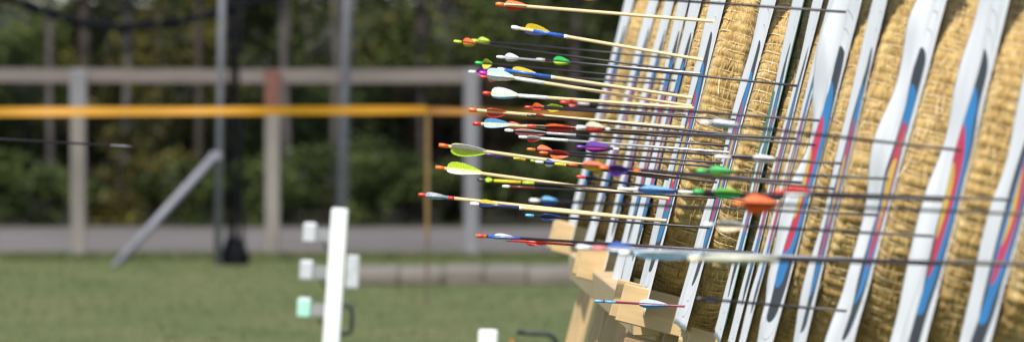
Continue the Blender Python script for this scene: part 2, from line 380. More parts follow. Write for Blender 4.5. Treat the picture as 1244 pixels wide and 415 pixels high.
# steel poles and backstop net
M_STEEL = mat_plain('galvanised_steel', (0.21, 0.21, 0.25), 0.6, metal=0.0, var=.12, scale=12)
D1 = 111.8
pole = empty('net_pole', P(264, 322, D1)); pb = pole.location.copy(); tag(pole, 'grey steel net pole held by a slanting brace', 'pole', 'steel poles of the backstop net')
top = P(276, -330, D1)
MB().tube([(0, 0, -.02), top-pb], .022, 12).build('tube', M_STEEL, pole, True)
MB().tube([P(262, 188, D1)-pb, P(137, 322, D1-.3)-pb-Vector((0, 0, .02))], .024, 10).build('brace', M_STEEL, pole, True)
MB().box(P(262, 190, D1)-pb, (.075, .07, .05), bev=.008).build('clamp', M_STEEL, pole)
D2 = 108.5
pole2 = empty('net_pole', P(413, 329, D2)); pb2 = pole2.location.copy(); tag(pole2, 'plain grey steel pole rising behind the white signal post', 'pole', 'steel poles of the backstop net')
top2 = P(430, -330, D2)
MB().tube([(0, 0, -.02), top2-pb2], .024, 12).build('tube', M_STEEL, pole2, True)
sl_ = MB(); hp = []
ax2 = top2-pb2; per = ax2.normalized().orthogonal(); per2 = ax2.normalized().cross(per)
for q in range(241):
    t = .08+.44*q/240; an = q*.75; hp.append(ax2*t+(per*math.cos(an)+per2*math.sin(an))*.028)
sl_.tube(hp, .004, 5)
sl_.build('lacing', mat_plain('lacing_cord', (.12, .12, .14), .8), pole2)
M_NET = mat_plain('black_netting', (0.006, 0.007, 0.010), 0.9, spec=.1)
net = empty('backstop_net', P(282, 322, D1+.2)); nb = net.location.copy(); tag(net, 'black backstop net gathered on a sagging line and bunched beside the braced pole', 'net')
pts = [P(u, v, D1+.15)-nb for u, v in ((-260,-75),(-120,-42),(0,-6),(60,16),(105,29),(150,34),(210,28),(262,17),(300,6),(345,-8),(420,-50))]
dense = []
for i in range(len(pts)-1):
    for q in range(6): dense.append(pts[i].lerp(pts[i+1], q/6))
gm = MB()
for s_ in range(9):
    off = [Vector((0, .03*noise.noise(Vector((i*.35, s_*3, 1))), .045*noise.noise(Vector((i*.35, s_*5, 2))))) for i in range(len(dense))]
    gm.tube([d+o_ for d, o_ in zip(dense, off)], .015, 5)
gm.build('gathered_roll', M_NET, net)
hb = MB()
for s_ in range(24):
    x = random.uniform(-.045, .075); pp = []; zt_ = random.uniform(.45, 1.5) if s_ > 8 else 1.75
    for q in range(14):
        t = q/13; z = zt_*(1-t)
        spread = .35+.65*t
        pp.append((x*spread+.03*noise.noise(Vector((s_, z*3, 0))), random.uniform(-.005, .005)+.05*math.sin(s_), z+.01))
    hb.tube(pp, .0042, 4)
hb.build('hanging_bunch', M_NET, net)
hv = []
hm = MB()
for s_ in range(26):
    a = random.uniform(0, 6.28); r_ = random.uniform(0, .085)
    hm.tube([(.02+r_*math.cos(a)+.02*random.uniform(-1, 1), r_*math.sin(a), .0+random.uniform(.0, .02)), (.02+r_*math.cos(a), r_*math.sin(a), .07), (.02+.6*r_*math.cos(a), .6*r_*math.sin(a), .15+random.uniform(-.03, .03))], [.022, .02, .008], 6)
hm.build('net_foot', M_NET, net)

# yellow barrier tape and stake
DT = 97.0
M_TAPE = mat_plain('yellow_tape', (0.60, 0.285, 0.022), 0.4, var=.05, scale=3, trans=.25)
M_TAPE2 = mat_plain('orange_tape', (0.55, 0.24, 0.04), 0.4, var=.05, scale=3, trans=.2)
stake = empty('barrier_stake', P(518, 372, DT)); sb = stake.location.copy(); tag(stake, 'thin stake, dark below and yellow above, holding the barrier tape', 'stake')
MB().tube([(0, 0, -.02), P(519, 288, DT)-sb], .006, 8).build('spike', mat_plain('dark_steel', (.10, .07, .04), .6), stake)
MB().tube([P(519, 290, DT)-sb, P(520, 131, DT)-sb], .0115, 8).build('sleeve', mat_plain('yellow_sleeve', (0.20, 0.12, 0.04), .5), stake)
v = []; f = []
us = np.linspace(-900, 519, 120)
for i, u in enumerate(us):
    t = (u+900)/1419.0; sag = 5*math.sin(math.pi*t)
    vc = 133.5+3.5*(1-t)*.7+sag*.3
    p = P(u, vc, DT-.02); hw = .0265*(1-.18*t)*(1+.05*math.sin(u*.02)); tw = .22*math.sin(u*.011)+.15*math.sin(u*.031)
    v.append((p.x, p.y-hw*math.sin(tw), p.z-hw*math.cos(tw))); v.append((p.x, p.y+hw*math.sin(tw), p.z+hw*math.cos(tw)))
for i in range(len(us)-1): f.append((2*i, 2*i+2, 2*i+3, 2*i+1))
tp = mesh_obj('barrier_tape', v, f, M_TAPE); tag(tp, 'wide yellow barrier tape stretched level from the left edge to the stake', 'tape')
v = []; f = []
us = np.linspace(521, 800, 90)
for i, u in enumerate(us):
    t = (u-521)/279.0; vc = 134.5+6*t; p = P(u, vc, DT-.02+1.5*t); hw = .018*(1-.25*t); tw = .5*math.sin((u-521)*.05)
    v.append((p.x, p.y-hw*math.sin(tw), p.z-hw*math.cos(tw))); v.append((p.x, p.y+hw*math.sin(tw), p.z+hw*math.cos(tw)))
for i in range(len(us)-1): f.append((2*i, 2*i+2, 2*i+3, 2*i+1))
tp = mesh_obj('barrier_tape', v, f, M_TAPE2); tag(tp, 'narrow twisted orange tape running right from the stake behind the arrows', 'tape')

# ------------------------------------------------------------------ signal posts
M_WHITE = mat_plain('white_plastic', (0.82, 0.83, 0.84), 0.35, var=.03, scale=8)
M_DULL = mat_plain('dull_white', (0.50, 0.51, 0.54), 0.5, var=.06, scale=10)
M_GREYP = mat_plain('grey_plastic', (0.34, 0.35, 0.37), 0.5, var=.05)
M_BLACK = mat_plain('black_rubber', (0.02, 0.022, 0.022), 0.45, var=.1)
M_MINT = mat_plain('mint_lens', (0.38, 0.80, 0.60), 0.3, var=.04)
DP = 76.5
sp_ = empty('signal_post', (P(404, 0, DP).x-.022, DP, 0)); s0 = sp_.location.copy(); tag(sp_, 'white post with three small lamp boxes on the left and one box on the right', 'signal post')
def seg_box(a, b, w, d, name, mat, parent, bev=.006):
    a = Vector(a); b = Vector(b); ax = (b-a); L = ax.length; q = ax.to_track_quat('Z', 'Y').to_matrix()
    # keep the width along world X
    z = ax.normalized(); x = (Vector((1, 0, 0))-z*z.x).normalized(); y = z.cross(x); m = Matrix((x, y, z)).transposed()
    return MB().box((a+b)/2, (w, d, L), m, bev=bev).build(name, mat, parent)
topc = P(413, 253, DP)-s0; botc = Vector((P(398, 473, DP).x-s0.x, 0, -.02))
seg_box(botc, topc, .067, .067, 'post', M_WHITE, sp_)
for i, (ul, ur, va, vb) in enumerate(((368, 385, 270, 295), (364, 381, 315, 341), (361, 378, 360, 387))):
    c0 = P((ul+ur)/2, (va+vb)/2, DP)-s0
    h = MB().box(c0, (.056, .06, .084), Matrix.Rotation(R(2.5), 3, 'Y'), bev=.008).build('lamp_box', M_DULL, sp_)
    MB().box(c0+Vector((0, -.033, 0)), (.046, .008, .07), Matrix.Rotation(R(2.5), 3, 'Y'), bev=.003).build('lens', M_MINT if i == 2 else M_DULL, h)
    if i == 2: h['label'] = 'lamp box glazed in mint green'
    xr = P(410-i*1.5, (va+vb)/2+3, DP)-s0
    rb = MB(); nrib = 6
    a = c0+Vector((.03, 0, -.008)); L = xr.x-a.x
    for q in range(nrib): rb.box((a.x+L*(q+.5)/nrib, 0, a.z-.004*q/nrib), (L/nrib*.7, .05, .056), bev=.003)
    rb.box((a.x+L/2, 0, a.z), (L, .03, .03))
    rb.build('ribbed_bracket', M_GREYP, sp_)
    MB().tube([(a.x+L*.3, -.01, a.z-.025), (a.x+L*.4, -.015, a.z-.055), (a.x+L*.75, -.01, a.z-.07), (a.x+L+.005, -.01, a.z-.10)], .004, 6).build('cable', M_BLACK, sp_)
MB().box(P(428.5, 330, DP)-s0, (.052, .07, .135), Matrix.Rotation(R(2.5), 3, 'Y'), bev=.006).build('control_box', mat_plain('off_white', (.48, .50, .53), .4), sp_)
MB().tube([P(u, v_, DP)-s0 for u, v_ in ((416, 371), (424, 371), (427, 375), (428, 385), (427, 398), (424, 404), (414, 405))], .0095, 8).build('handle', M_BLACK, sp_, True)
DQ = 69.7
s2 = empty('short_post', (P(588, 0, DQ).x, DQ, 0)); s20 = s2.location.copy(); tag(s2, 'short white post, only its top showing at the bottom edge', 'post')
seg_box((0, 0, -.02), P(593, 400, DQ)-s20, .07, .07, 'post', M_WHITE, s2)
bt = MB().tube([P(u, v_, DQ-.3) for u, v_ in ((628, 403), (645, 404), (660, 404.5), (668, 406), (674, 411), (678, 421), (681, 450), (684, 528))], .0095, 10)
bt = bt.build('bent_bar', M_BLACK, None, True); tag(bt, 'black bent metal bar curving down beside the wooden easel', 'bar')
MBo = MB().tube([P(622, 411, DQ+.5), P(622, 428, DQ+.5), Vector((P(622, 0, DQ+.5).x, DQ+.5, -.02))], [.006, .012, .012], 8)
o = MBo.build('ground_peg', mat_plain('orange_peg', (.55, .16, .05), .5)); tag(o, 'small orange peg between the short white post and the bent bar', 'peg')

# ------------------------------------------------------------------ bosses
RB = 0.565
LEAN = R(14.5)
def boss_meshes(seed, T):
    rs = np.random.RandomState(seed); random.seed(seed)
    nseg = 760; pitch = 2*math.pi/138
    jit = rs.normal(0, .12, 138)
    t = np.linspace(0, 2*math.pi, nseg, endpoint=False)
    # distance to nearest string
    k = np.round(t/pitch).astype(int) % 138
    ti = (np.arange(138)+jit)*pitch
    dd = np.min(np.abs(((t[:, None]-ti[None, :]+math.pi) % (2*math.pi))-math.pi), axis=1)/pitch
    prof = []  # (x, r, kind, w)
    h = T/2
    nf = 13
    for i in range(nf): r = .01+(RB-.05-.01)*i/(nf-1); prof.append((-h+.004*math.cos(r*2*math.pi/.05), r, 0, -1))
    nr = 24
    for i in range(1, nr):
        q = -math.pi/2+math.pi*i/nr
        x = h*math.copysign(abs(math.sin(q))**.62, q); r = RB-.05+.05*abs(math.cos(q))**.5
        prof.append((x, r, 1, x/h))
    for i in range(nf): r = (RB-.05)-(RB-.06)*i/(nf-1); prof.append((h-.004*math.cos(r*2*math.pi/.05), r, 0, 1))
    verts = []; uvs = []
    plen = 0; last = None
    for (x, r, kd, w) in prof:
        if last: plen += math.hypot(x-last[0], r-last[1])
        last = (x, r)
        for j in range(nseg):
            a = t[j]; rr = r; xx = x
            if kd == 1:
                puff = min(1, dd[j]*2)**.45
                edge = (1-abs(w)**4)
                col = abs(math.sin(1.5*math.pi*(w+.33*math.sin(a*9+seed))))**.5
                nz = noise.noise(Vector((x*60, math.cos(a)*14, math.sin(a)*14+seed)))
                nz2 = noise.noise(Vector((x*18, math.cos(a)*3, math.sin(a)*3+seed*3)))
                dlt = .010*puff-.010+.0018*(col-1)*edge+.0055*nz+.011*nz2
                rr = r+dlt*(.4+.6*edge); xx = x*(1+.05*(puff-1)+.08*nz2+.05*nz)
            verts.append((xx, rr*math.cos(a), rr*math.sin(a)))
            uvs.append((a*RB, plen))
    npf = len(prof); faces = []
    for i in range(npf-1):
        for j in range(nseg):
            j2 = (j+1) % nseg
            faces.append((i*nseg+j, i*nseg+j2, (i+1)*nseg+j2, (i+1)*nseg+j))
    faces.append(tuple(range(nseg))[::-1]); faces.append(tuple((npf-1)*nseg+j for j in range(nseg)))
    body = mesh_obj('straw_body', verts, faces, M_STRAW, None, True, uvs)
    tw = MB()
    for i in range(138):
        a0 = ti[i]; pp = []
        sl = rs.normal(0, .010)
        for q in range(11):
            w = -1+2*q/10
            qq = w*math.pi/2; x = (h+.001)*math.copysign(abs(math.sin(qq))**.62, w) if w else 0
            r = RB-.05+.05*abs(math.cos(qq))**.5-.0035
            a = a0+sl*w
            pp.append((x, r*math.cos(a), r*math.sin(a)))
        tw.tube(pp, .0015, 4, False)
    tw = tw.build('binding_twine', M_TWINE)
    ls_v = []; ls_f = []
    for i in range(1600):
        a = random.uniform(0, 2*math.pi); w = random.uniform(-.95, .95); L = random.choice((.012, .02, .03, .045))*random.uniform(.7, 1.2)
        r = RB-.05+.05*(1-abs(w)**3)**.5-.003; p = Vector((w*h, r*math.cos(a), r*math.sin(a)))
        rad = Vector((w*.5, math.cos(a), math.sin(a))).normalized(); tan = Vector((0, -math.sin(a), math.cos(a)))
        d = (tan*random.choice((-1, 1))+rad*random.uniform(.05, .45)+Vector((random.uniform(-.5, .5), 0, 0))).normalized()
        s = d.cross(rad).normalized()*.0011; n = len(ls_v)
        ls_v += [p-s, p+s, p+d*L+s*.6, p+d*L-s*.6]; ls_f.append((n, n+1, n+2, n+3))
    ls = mesh_obj('loose_straw', ls_v, ls_f, M_LOOSE); ls['kind'] = 'stuff'
    return body, tw, ls
protos = [boss_meshes(3, .105), boss_meshes(5, .105), boss_meshes(8, .105)]
random.seed(99)

def copy(o, parent):
    c = o.copy(); SC.collection.objects.link(c); c.parent = parent; return c
used = set()
BOSS = {}
DA = F/474.0; st = 1.28
# key: u of the near rim at v=100, distance of near rim, sliver angle, thickness, spin, label
B_ = [('L1', 757, 62.3, .028, 0.34, 'farthest straw boss at the left end of the row'),
      ('L2', 786, 59.0, .026, 0.34, 'second straw boss from the far end of the row'),
      ('L3', 806, 56.2, .025, 0.3, 'third straw boss from the far end of the row'),
      ('L4', 825, 53.6, .025, 0.28, 'fourth straw boss from the far end of the row'),
      ('L5', 840, 51.1, .026, 0.28, 'fifth straw boss from the far end, just behind the wide golden one'),
      ('A', 881, DA, .036, 0.56, 'wide golden straw boss resting on the front pine easel arm'),
      ('B', 935, DA-st, 0.03, 0.44, 'straw boss just right of the wide golden one'),
      ('C', 967, DA-2*st, 0.018, 0.27, 'narrow straw boss with green backing showing at its edge'),
      ('D', 985, DA-3*st, 0.016, 0.2, 'thinnest straw boss in the middle of the row'),
      ('E', 1003, DA-4*st, 0.016, 0.22, 'straw boss mostly hidden by the wide white sheet in the middle'),
      ('F', 1041, DA-5*st, 0.042, 0.31, 'straw boss right of the first wide white sheet'),
      ('G', 1080, DA-6*st, 0.026, 0.4, 'straw boss third from the right edge of the picture'),
      ('H', 1151, DA-7*st, 0.047, 0.48, 'thick straw boss second from the right edge'),
      ('I', 1238, DA-8*st, 0.06, 0.54, 'blurred straw boss entering at the right edge'),
      ('J', 1322, DA-9*st, 0.06, 0.54, 'straw boss at the bottom right corner'),
      ('K', 1420, DA-10*st-.4, .07, 0.5, 'near straw boss just outside the right edge, second to last'),
      ('M', 1530, DA-11*st-1.4, .07, 0.5, 'nearest straw boss outside the right edge, last of the row')]
ZCS = {k: (1.30 if k in ('L1','L2','L3','L4','L5','A') else 1.23) for k in ('L1','L2','L3','L4','L5','A','B','C','D','E','F','G','H','I','J','K','M')}
for i, (key, u, Dn, sth, tk, lab) in enumerate(B_):
    ZC = ZCS[key]; s = F/Dn; psi = sth*.80-(u-622)/F
    T = .15*tk*(1.22 if key in 'EFGHIJ' else 1.08)
    vc = (CAMH-ZC)*s-7
    Xn = (u-622)/s-(vc-100)/s*math.tan(LEAN)
    Xc = Xn-RB*math.sin(psi)
    loc = Vector((Xc, Dn+RB, ZC))
    ln = LEAN+R({'L2': .8, 'L4': -.7, 'B': .9, 'C': -.8, 'E': .6, 'G': -1.0, 'H': .8, 'I': -.6, 'J': .5}.get(key, 0)); rot = Matrix.Rotation(psi, 4, 'Z') @ Matrix.Rotation(ln, 4, 'Y')
    e = empty('archery_boss', loc); e.rotation_euler = rot.to_euler()
    tag(e, lab, 'archery target', 'round straw target bosses in a row')
    pi = i % 3
    for o in protos[pi]:
        if pi in used: c = copy(o, e)
        else: c = o; c.parent = e
        sp = Matrix.Rotation(random.uniform(0, 6.28), 4, 'X') if o is protos[pi][0] else sp
        c.rotation_euler = sp.to_euler(); c.scale = (T/.105, 1, 1)
    used.add(pi)
    BOSS[key] = dict(M=Matrix.Translation(loc) @ rot, T=T, D=loc.y, psi=psi, sth=sth, s=s, e=e)

# target faces
def face_sheet(key, label, zc=-.125, hw=.50, hh=.43, shares=(35, 5, 40, 6, 14), flap=0.0, seed=0, wid=1.0, mat=None, extra=0.0, amp=.007, ridge=.12, ca=.13, name='target_paper', cat='paper target', group='printed paper target faces'):
    Bq = BOSS[key]; T = Bq['T']; sth = Bq['sth']
    tot = float(sum(shares)); br = [-hw, -.32, -.24, .24, .32, hw]
    S = [-hw]
    for x in shares: S.append(S[-1]+2*hw*x/tot)
    def prof(a): return float(np.interp(a, br, S))
    ny, nz = 60, 56
    g = np.zeros((nz+1, ny+1)); ys = np.linspace(-hw, hw, ny+1); zs = np.linspace(-hh, hh+.10, nz+1)
    for j, z in enumerate(zs):
        am = 1+.35*noise.noise(Vector((seed*7.1, z*3, 0)))
        for i, a in enumerate(ys):
            far = max(0, (-a-.25)/.25); near = max(0, (a-.3)/.2); low = max(0, (-z-.1)/.33); hi = min(1.3, max(0, (z-.15)/.28))
            base = shares[0]/54*.36*sth*wid*am*max(0, (-a-.24)/.26)**1.2*(1-.45*hi)*(1-.6*low)
            ac = ca-.05+.04*noise.noise(Vector((seed*2.7, z*3, 4))); t_ = (a-ac)/.17 if a > ac else (ac-a)/.12
            base += ridge*sth*(1+.35*noise.noise(Vector((seed*5.1, z*4, 8))))*(math.cos(min(1, t_)*math.pi)*.5+.5)
            w = amp*noise.noise(Vector((a*3, z*2.6, seed*3.3)))+.45*amp*noise.noise(Vector((a*9, z*5, seed)))
            w += .35*amp*(1-abs(noise.noise(Vector((a*2.2+z*1.5, z*4.5, seed*9.1)))*2))
            w += 1.6*amp*far*noise.noise(Vector((z*5, seed*2.2, 1)))+.004*near*noise.noise(Vector((z*6, seed*1.2, 5)))
            g[j, i] = base+w*(1-.75*near)+flap*far*low**1.5+.006*far*hi
    # smooth the fold lines
    for _ in range(5):
        g[:, 1:-1] = .25*g[:, :-2]+.5*g[:, 1:-1]+.25*g[:, 2:]
    g -= g[:, -8:].mean(); g = np.maximum(g, -.0015+.0005*np.sin(zs*40)[:, None]); g += .004+extra
    v = []; f = []
    for j, z in enumerate(zs):
        for i, a in enumerate(ys):
            zz = z+.004*noise.noise(Vector((a*6, seed, 0)))*(abs(z)/hh)
            v.append((-g[j, i], -(a-ca), zz))
    for j in range(nz):
        for i in range(ny):
            q = j*(ny+1)+i; f.append((q, q+ny+1, q+ny+2, q+1))
    o = mesh_obj(name, v, f, mat or M_FACE, None, True)
    md = o.modifiers.new('thick', 'SOLIDIFY'); md.thickness = .0007
    o.matrix_world = Bq['M'] @ Matrix.Translation((-T/2, -ca, zc+(1.30-ZCS[key])*.8))
    tag(o, label, cat, group)
    Bq['g0'] = .012
    return o
fw = {'L1': ('far left white paper face, its edge against the wood', dict(shares=(58, 4, 22, 4, 12), amp=.0025, wid=.35, ridge=0, ca=.27)),
      'L2': ('white paper face between the first and second far bosses', dict(shares=(58, 4, 22, 4, 12), amp=.0025, wid=.35, ridge=0, ca=.27)),
      'L3': ('white paper face between the second and third far bosses', dict(shares=(58, 4, 22, 4, 12), amp=.0025, wid=.35, ridge=0, ca=.27)),
      'L4': ('white paper face between the third and fourth far bosses', dict(shares=(58, 4, 22, 4, 12), amp=.0025, wid=.35, ridge=0, ca=.27)),
      'L5': ('narrow white paper face between the fourth and fifth far bosses', dict(shares=(58, 4, 22, 4, 12), amp=.0025, wid=.35, ridge=0, ca=.27)),
      'A': ('paper face on the wide golden boss, many wooden arrows in it', dict(wid=.7, amp=.003)),
      'B': ('long paper face right of the wide golden boss with a blue streak', dict(shares=(36, 2, 36, 2, 24), flap=.006, amp=.005, wid=.8)),
      'C': ('paper face beside the green backing strip', dict(flap=.004, amp=.003, wid=.3, ridge=.05)),
      'D': ('narrow creased paper face on the thinnest boss', dict(wid=.3, ridge=.05, amp=.003)),
      'E': ('narrow paper face behind the first wide white sheet', dict(wid=.3, ridge=.05, amp=.003)),
      'F': ('widest white paper face in the middle of the row, slim blue streak', dict(shares=(58, 2, 26, 2, 12), amp=.013)),
      'G': ('slim paper face with black and blue at its right edge', dict(shares=(48, 2, 34, 2, 14), amp=.005)),
      'H': ('broad paper face with a big black and blue wedge above red and gold', dict(shares=(54, 1, 30, 1, 14), amp=.014)),
      'I': ('widest blurred paper face near the right edge', dict(shares=(62, 1, 22, 1, 14), flap=.02, amp=.015)),
      'J': ('paper face at the bottom right corner showing red and blue', dict(shares=(52, 1, 32, 1, 14), amp=.014)),
      'K': ('paper face on the second nearest boss outside the frame', {}),
      'M': ('paper face on the nearest boss outside the frame', {})}
for i, (k_, (lab, kw)) in enumerate(fw.items()):
    face_sheet(k_, lab, seed=i+1, **kw)
face_sheet('C', 'dark green backing sheet showing behind the white paper edge', hw=.57, hh=.50, zc=-.02, seed=31, mat=M_GREENCLOTH, extra=-.001, amp=.001, ridge=0, name='backing_sheet', cat='backing sheet', group='backing sheets')

# easels
easel_lab = {'L1': 'farthest pine easel, its arm end jutting out at the left', 'L2': 'second pine easel from the far end', 'L3': 'third pine easel from the far end',
             'L4': 'fourth pine easel from the far end', 'L5': 'fifth pine easel from the far end', 'A': 'pine easel nearest of those in view, its arm under the wide golden boss'}
def make_easel(key, lab):
    Bq = BOSS[key]; T = Bq['T']; e = empty('target_easel')
    e.matrix_world = Bq['M'] @ Matrix.Translation((0, 0, 0))
    tag(e, lab, 'easel', 'pine easels under the bosses')
    zb = -ZCS[key]/math.cos(LEAN)
    yl = .30; zt = -math.sqrt(RB*RB-yl*yl)-.012
    for s_ in (-1, 1):
        MB().box((T/2+.045, s_*yl, (zb+.45)/2), (.045, .07, .45-zb), bev=.003).build('leg', M_WOOD, e)
        ext = {'L1': .06, 'L3': .08, 'A': .07}.get(key, -.01); xa = -T/2-ext; xb = T/2+.07
        a = MB().box(((xa+xb)/2, s_*(yl+.058), zt-.045), (xb-xa, .045, .10), bev=.003).build('arm', M_WOODX, e)
    if key in ('L3', 'A'):
        for s_ in (-1, 1):
            MB().box((.055, s_*(yl+.012), (zb+zt)/2-.01), (.075, .042, zt-zb-.02), bev=.003).build('front_leg', M_WOOD, e)
    MB().box((T/2+.045+.0475, 0, zt-.035), (.045, .86, .075), bev=.003).build('crossbar', M_WOOD, e)
    MB().box((T/2+.045+.0475, 0, .32), (.045, .70, .07), bev=.003).build('crossbar', M_WOOD, e)
    if key == 'A': MB().box((-.0, -yl-.034, zt-.15), (.16, .042, .06), bev=.003).build('rail', M_WOOD2, e)
    # rear prop, in world orientation: from the top crossbar down to the ground behind
    inv = (Bq['M']).inverted()
    top = Vector((T/2+.12, 0, .33)); wt = Bq['M'] @ top; gb = Vector((wt.x+.55, wt.y-.1, 0.0)); lb = inv @ gb
    seg_box(lb, top, .05, .045, 'prop', M_WOOD, e, .003)
    return e
for (key, *_r) in B_:
    make_easel(key, easel_lab.get(key, 'pine easel hidden below the boss, %s from the near end of the row' % ordn[len(B_)-1-[b[0] for b in B_].index(key)]))

# long beam across the arms of the far easels
b0 = P(704, 322, 61.6); b1 = P(786, 388, 49.2); ax = b1-b0
bm_ = MB().box((b0+b1)/2, (.085, .07, ax.length), ax.to_track_quat('Z', 'X').to_matrix(), bev=.004).build('support_plank', M_WOODX)
tag(bm_, 'long pale pine plank running along the foot of the far straw bosses', 'plank')
# ------------------------------------------------------------------ arrows
RED = (.62, .03, .02); ORG = (.85, .16, .02); YEL = (.86, .66, .03); LIME = (.55, .75, .05); GRN = (.03, .55, .12); WHT = (.82, .84, .85)
BLU = (.03, .12, .50); SKY = (.12, .42, .75); PUR = (.13, .03, .35); MAG = (.55, .03, .35); BLK = (.02, .02, .022); CRM = (.85, .72, .5); NAV = (.02, .03, .12)
MINT = (.45, .85, .68); TAN = (.66, .46, .24); SIL = (.5, .5, .52); PNK = (.8, .25, .25); PBL = (.45, .68, .85)
M_SHAFTW = mat_plain('wooden_shaft', (.74, .54, .30), .4, var=.06, scale=30)
M_SHAFTC = mat_plain('carbon_shaft', (.018, .012, .018), .35, var=.1, scale=50)
M_SHAFTS = mat_plain('silver_shaft', (.45, .46, .50), .3, metal=.5, var=.05, scale=50)
M_SHAFTR = mat_plain('wine_shaft', (.22, .02, .06), .35, var=.05, scale=50)
SH = {'w': M_SHAFTW, 'c': M_SHAFTC, 's': M_SHAFTS, 'r': M_SHAFTR}
def arrow(nk, via, boss, dy, shaft, fl, cols, nock, wraps=(), label='', kind='vane', rad=None, roll=None, group='arrows standing in the targets'):
    """nk: nock pixel, via: another pixel on the shaft; boss: the boss hit, dy: depth offset on its face; fl: (start px, end px) of the fletching"""
    Bq = BOSS[boss]; D = Bq['D']+dy
    a = P(nk[0], nk[1], D); b = P(via[0], via[1], D+.004)
    d = (b-a).normalized()
    n = (Bq['M'].to_3x3() @ Vector((-1, 0, 0))); p0 = Bq['M'] @ Vector((-Bq['T']/2, 0, 0))
    t = (p0-a).dot(n)/d.dot(n)
    L = t+min(.075, Bq['T']*.7)
    rad = rad or (.0044 if shaft == 'w' else .0031)
    if t < .15: print('ARROW too short', label, t)
    if t > .95: print('ARROW long', label, round(t, 2))
    e = empty('arrow'); q = d.to_track_quat('X', 'Z')
    e.matrix_world = Matrix.Translation(a) @ q.to_matrix().to_4x4()
    tag(e, label, 'arrow', group)
    MB().tube([(0.012, 0, 0), (L-.02, 0, 0), (L, 0, 0)], [rad, rad, rad*.3], 8).build('shaft', SH[shaft], e, True)
    MB().tube([(0, 0, 0), (.004, 0, 0), (.012, 0, 0), (.022, 0, 0)], [rad*.75, rad*1.15, rad*1.3, rad*1.08], 8).build('nock', colmat(nock, .3), e, True)
    s = F/D
    for (w0, w1, wc) in wraps:
        MB().tube([((w0-nk[0])/s, 0, 0), ((w1-nk[0])/s, 0, 0)], rad*1.13, 10).build('wrap', colmat(wc, .3), e, True)
    if fl:
        f0 = max(.02, (fl[0]-nk[0])/s); f1 = (fl[1]-nk[0])/s; FL = f1-f0
        h = .0165 if kind == 'feather' else .0115
        if len(fl) > 2: h = fl[2]
        if kind == 'feather': out = [(0, .05), (.02, .55), (.10, .86), (.25, 1), (.45, .92), (.7, .62), (.9, .25), (1, 0)]
        else: out = [(0, .0), (.06, .5), (.2, .95), (.35, 1), (.6, .78), (.85, .35), (1, 0)]
        r0 = random.uniform(0, 2) if roll is None else roll
        for k_ in range(3):
            an = r0+k_*2*math.pi/3
            up = Vector((0, math.sin(an), math.cos(an))); sd = Vector((0, math.cos(an), -math.sin(an)))
            vs = []; nn = len(out)
            for sgn in (-1, 1):
                for (x, y) in out:
                    vs.append(Vector((f0+FL*x, 0, 0))+up*(rad*.9+h*y*.88)+sd*(sgn*.0004+.0015*math.sin(x*2)))
                vs.append(Vector((f1, 0, 0))+up*rad*.6+sd*sgn*.0004); vs.append(Vector((f0, 0, 0))+up*rad*.6+sd*sgn*.0004)
            m_ = nn+2
            fs = [tuple(range(m_))[::-1], tuple(range(m_, 2*m_))]
            for i in range(m_): fs.append((i, (i+1) % m_, (i+1) % m_+m_, i+m_))
            o = mesh_obj('feather' if kind == 'feather' else 'vane', vs, fs, colmat(cols[k_ % len(cols)], .45, .3), e)
    return e
A = arrow
# wooden arrows in the wide golden boss
A((602, 5), (878, 27), 'A', -.1, 'w', (614, 641, .012), (ORG, RED, ORG), ORG, label='wooden arrow with orange red feathers, topmost on the golden boss', kind='feather', roll=.5)
A((621, 33), (853, 73), 'A', .1, 'w', (638, 669), (YEL, YEL, NAV), WHT, ((648, 686, BLU), (686, 691, WHT)), 'wooden arrow with yellow feathers, navy wrap and white nock, upper of two', 'feather', roll=-.2)
A((604, 84), (835, 118), 'A', .2, 'w', (622, 653, .012), (YEL, NAV, YEL), WHT, ((611, 670, BLU), (670, 674, WHT)), 'wooden arrow with yellow feathers and navy wrap below the green vaned one', 'feather', roll=2.2)
A((582, 88), (852, 131), 'A', 0, 'w', (590, 626), (WHT, PBL, PBL), MAG, ((626, 662, WHT),), 'wooden arrow with pale blue feathers and a magenta nock', 'feather', roll=2.4)
A((586, 113), (850, 132), 'A', -.2, 'w', (597, 630), (WHT, PBL, PBL), RED, ((630, 665, WHT),), 'wooden arrow with white and pale blue feathers and a dark red nock', 'feather', roll=.1)
A((569, 133), (850, 157), 'A', .15, 'w', (591, 616, .014), (ORG, RED, ORG), ORG, (), 'wooden arrow with orange feathers just below the white feathered pair', 'feather', roll=1.0)
A((574, 150), (850, 163), 'A', .05, 'w', (588, 620, .014), (SKY, WHT, PBL), RED, (), 'wooden arrow with sky blue and white feathers and dark red nock', 'feather', roll=-.1)
A((533, 176), (700, 199), 'A', -.25, 'w', (548, 593, .020), (LIME, WHT, LIME), ORG, ((533, 545, ORG),), 'long wooden arrow with white over lime feathers, upper of the lime pair', 'feather', roll=3.1)
A((529, 203), (700, 226), 'A', -.15, 'w', (543, 587, .020), (LIME, WHT, WHT), ORG, ((529, 540, ORG),), 'long wooden arrow with lime over white feathers, lower of the lime pair', 'feather', roll=.0)
A((508, 236), (806, 268), 'A', .1, 'w', (516, 542, .007), (SIL, PBL, SIL), RED, ((513, 545, (.25, .32, .42)), (545, 552, RED)), 'wooden arrow with grey blue wrap, reaching farthest left', 'feather', roll=.3)
A((571, 247), (800, 267), 'A', -.3, 'w', (583, 606, .012), (YEL, NAV, NAV), WHT, ((582, 631, NAV), (631, 635, WHT)), 'wooden arrow with one yellow feather above a navy wrap', 'feather', roll=.1)
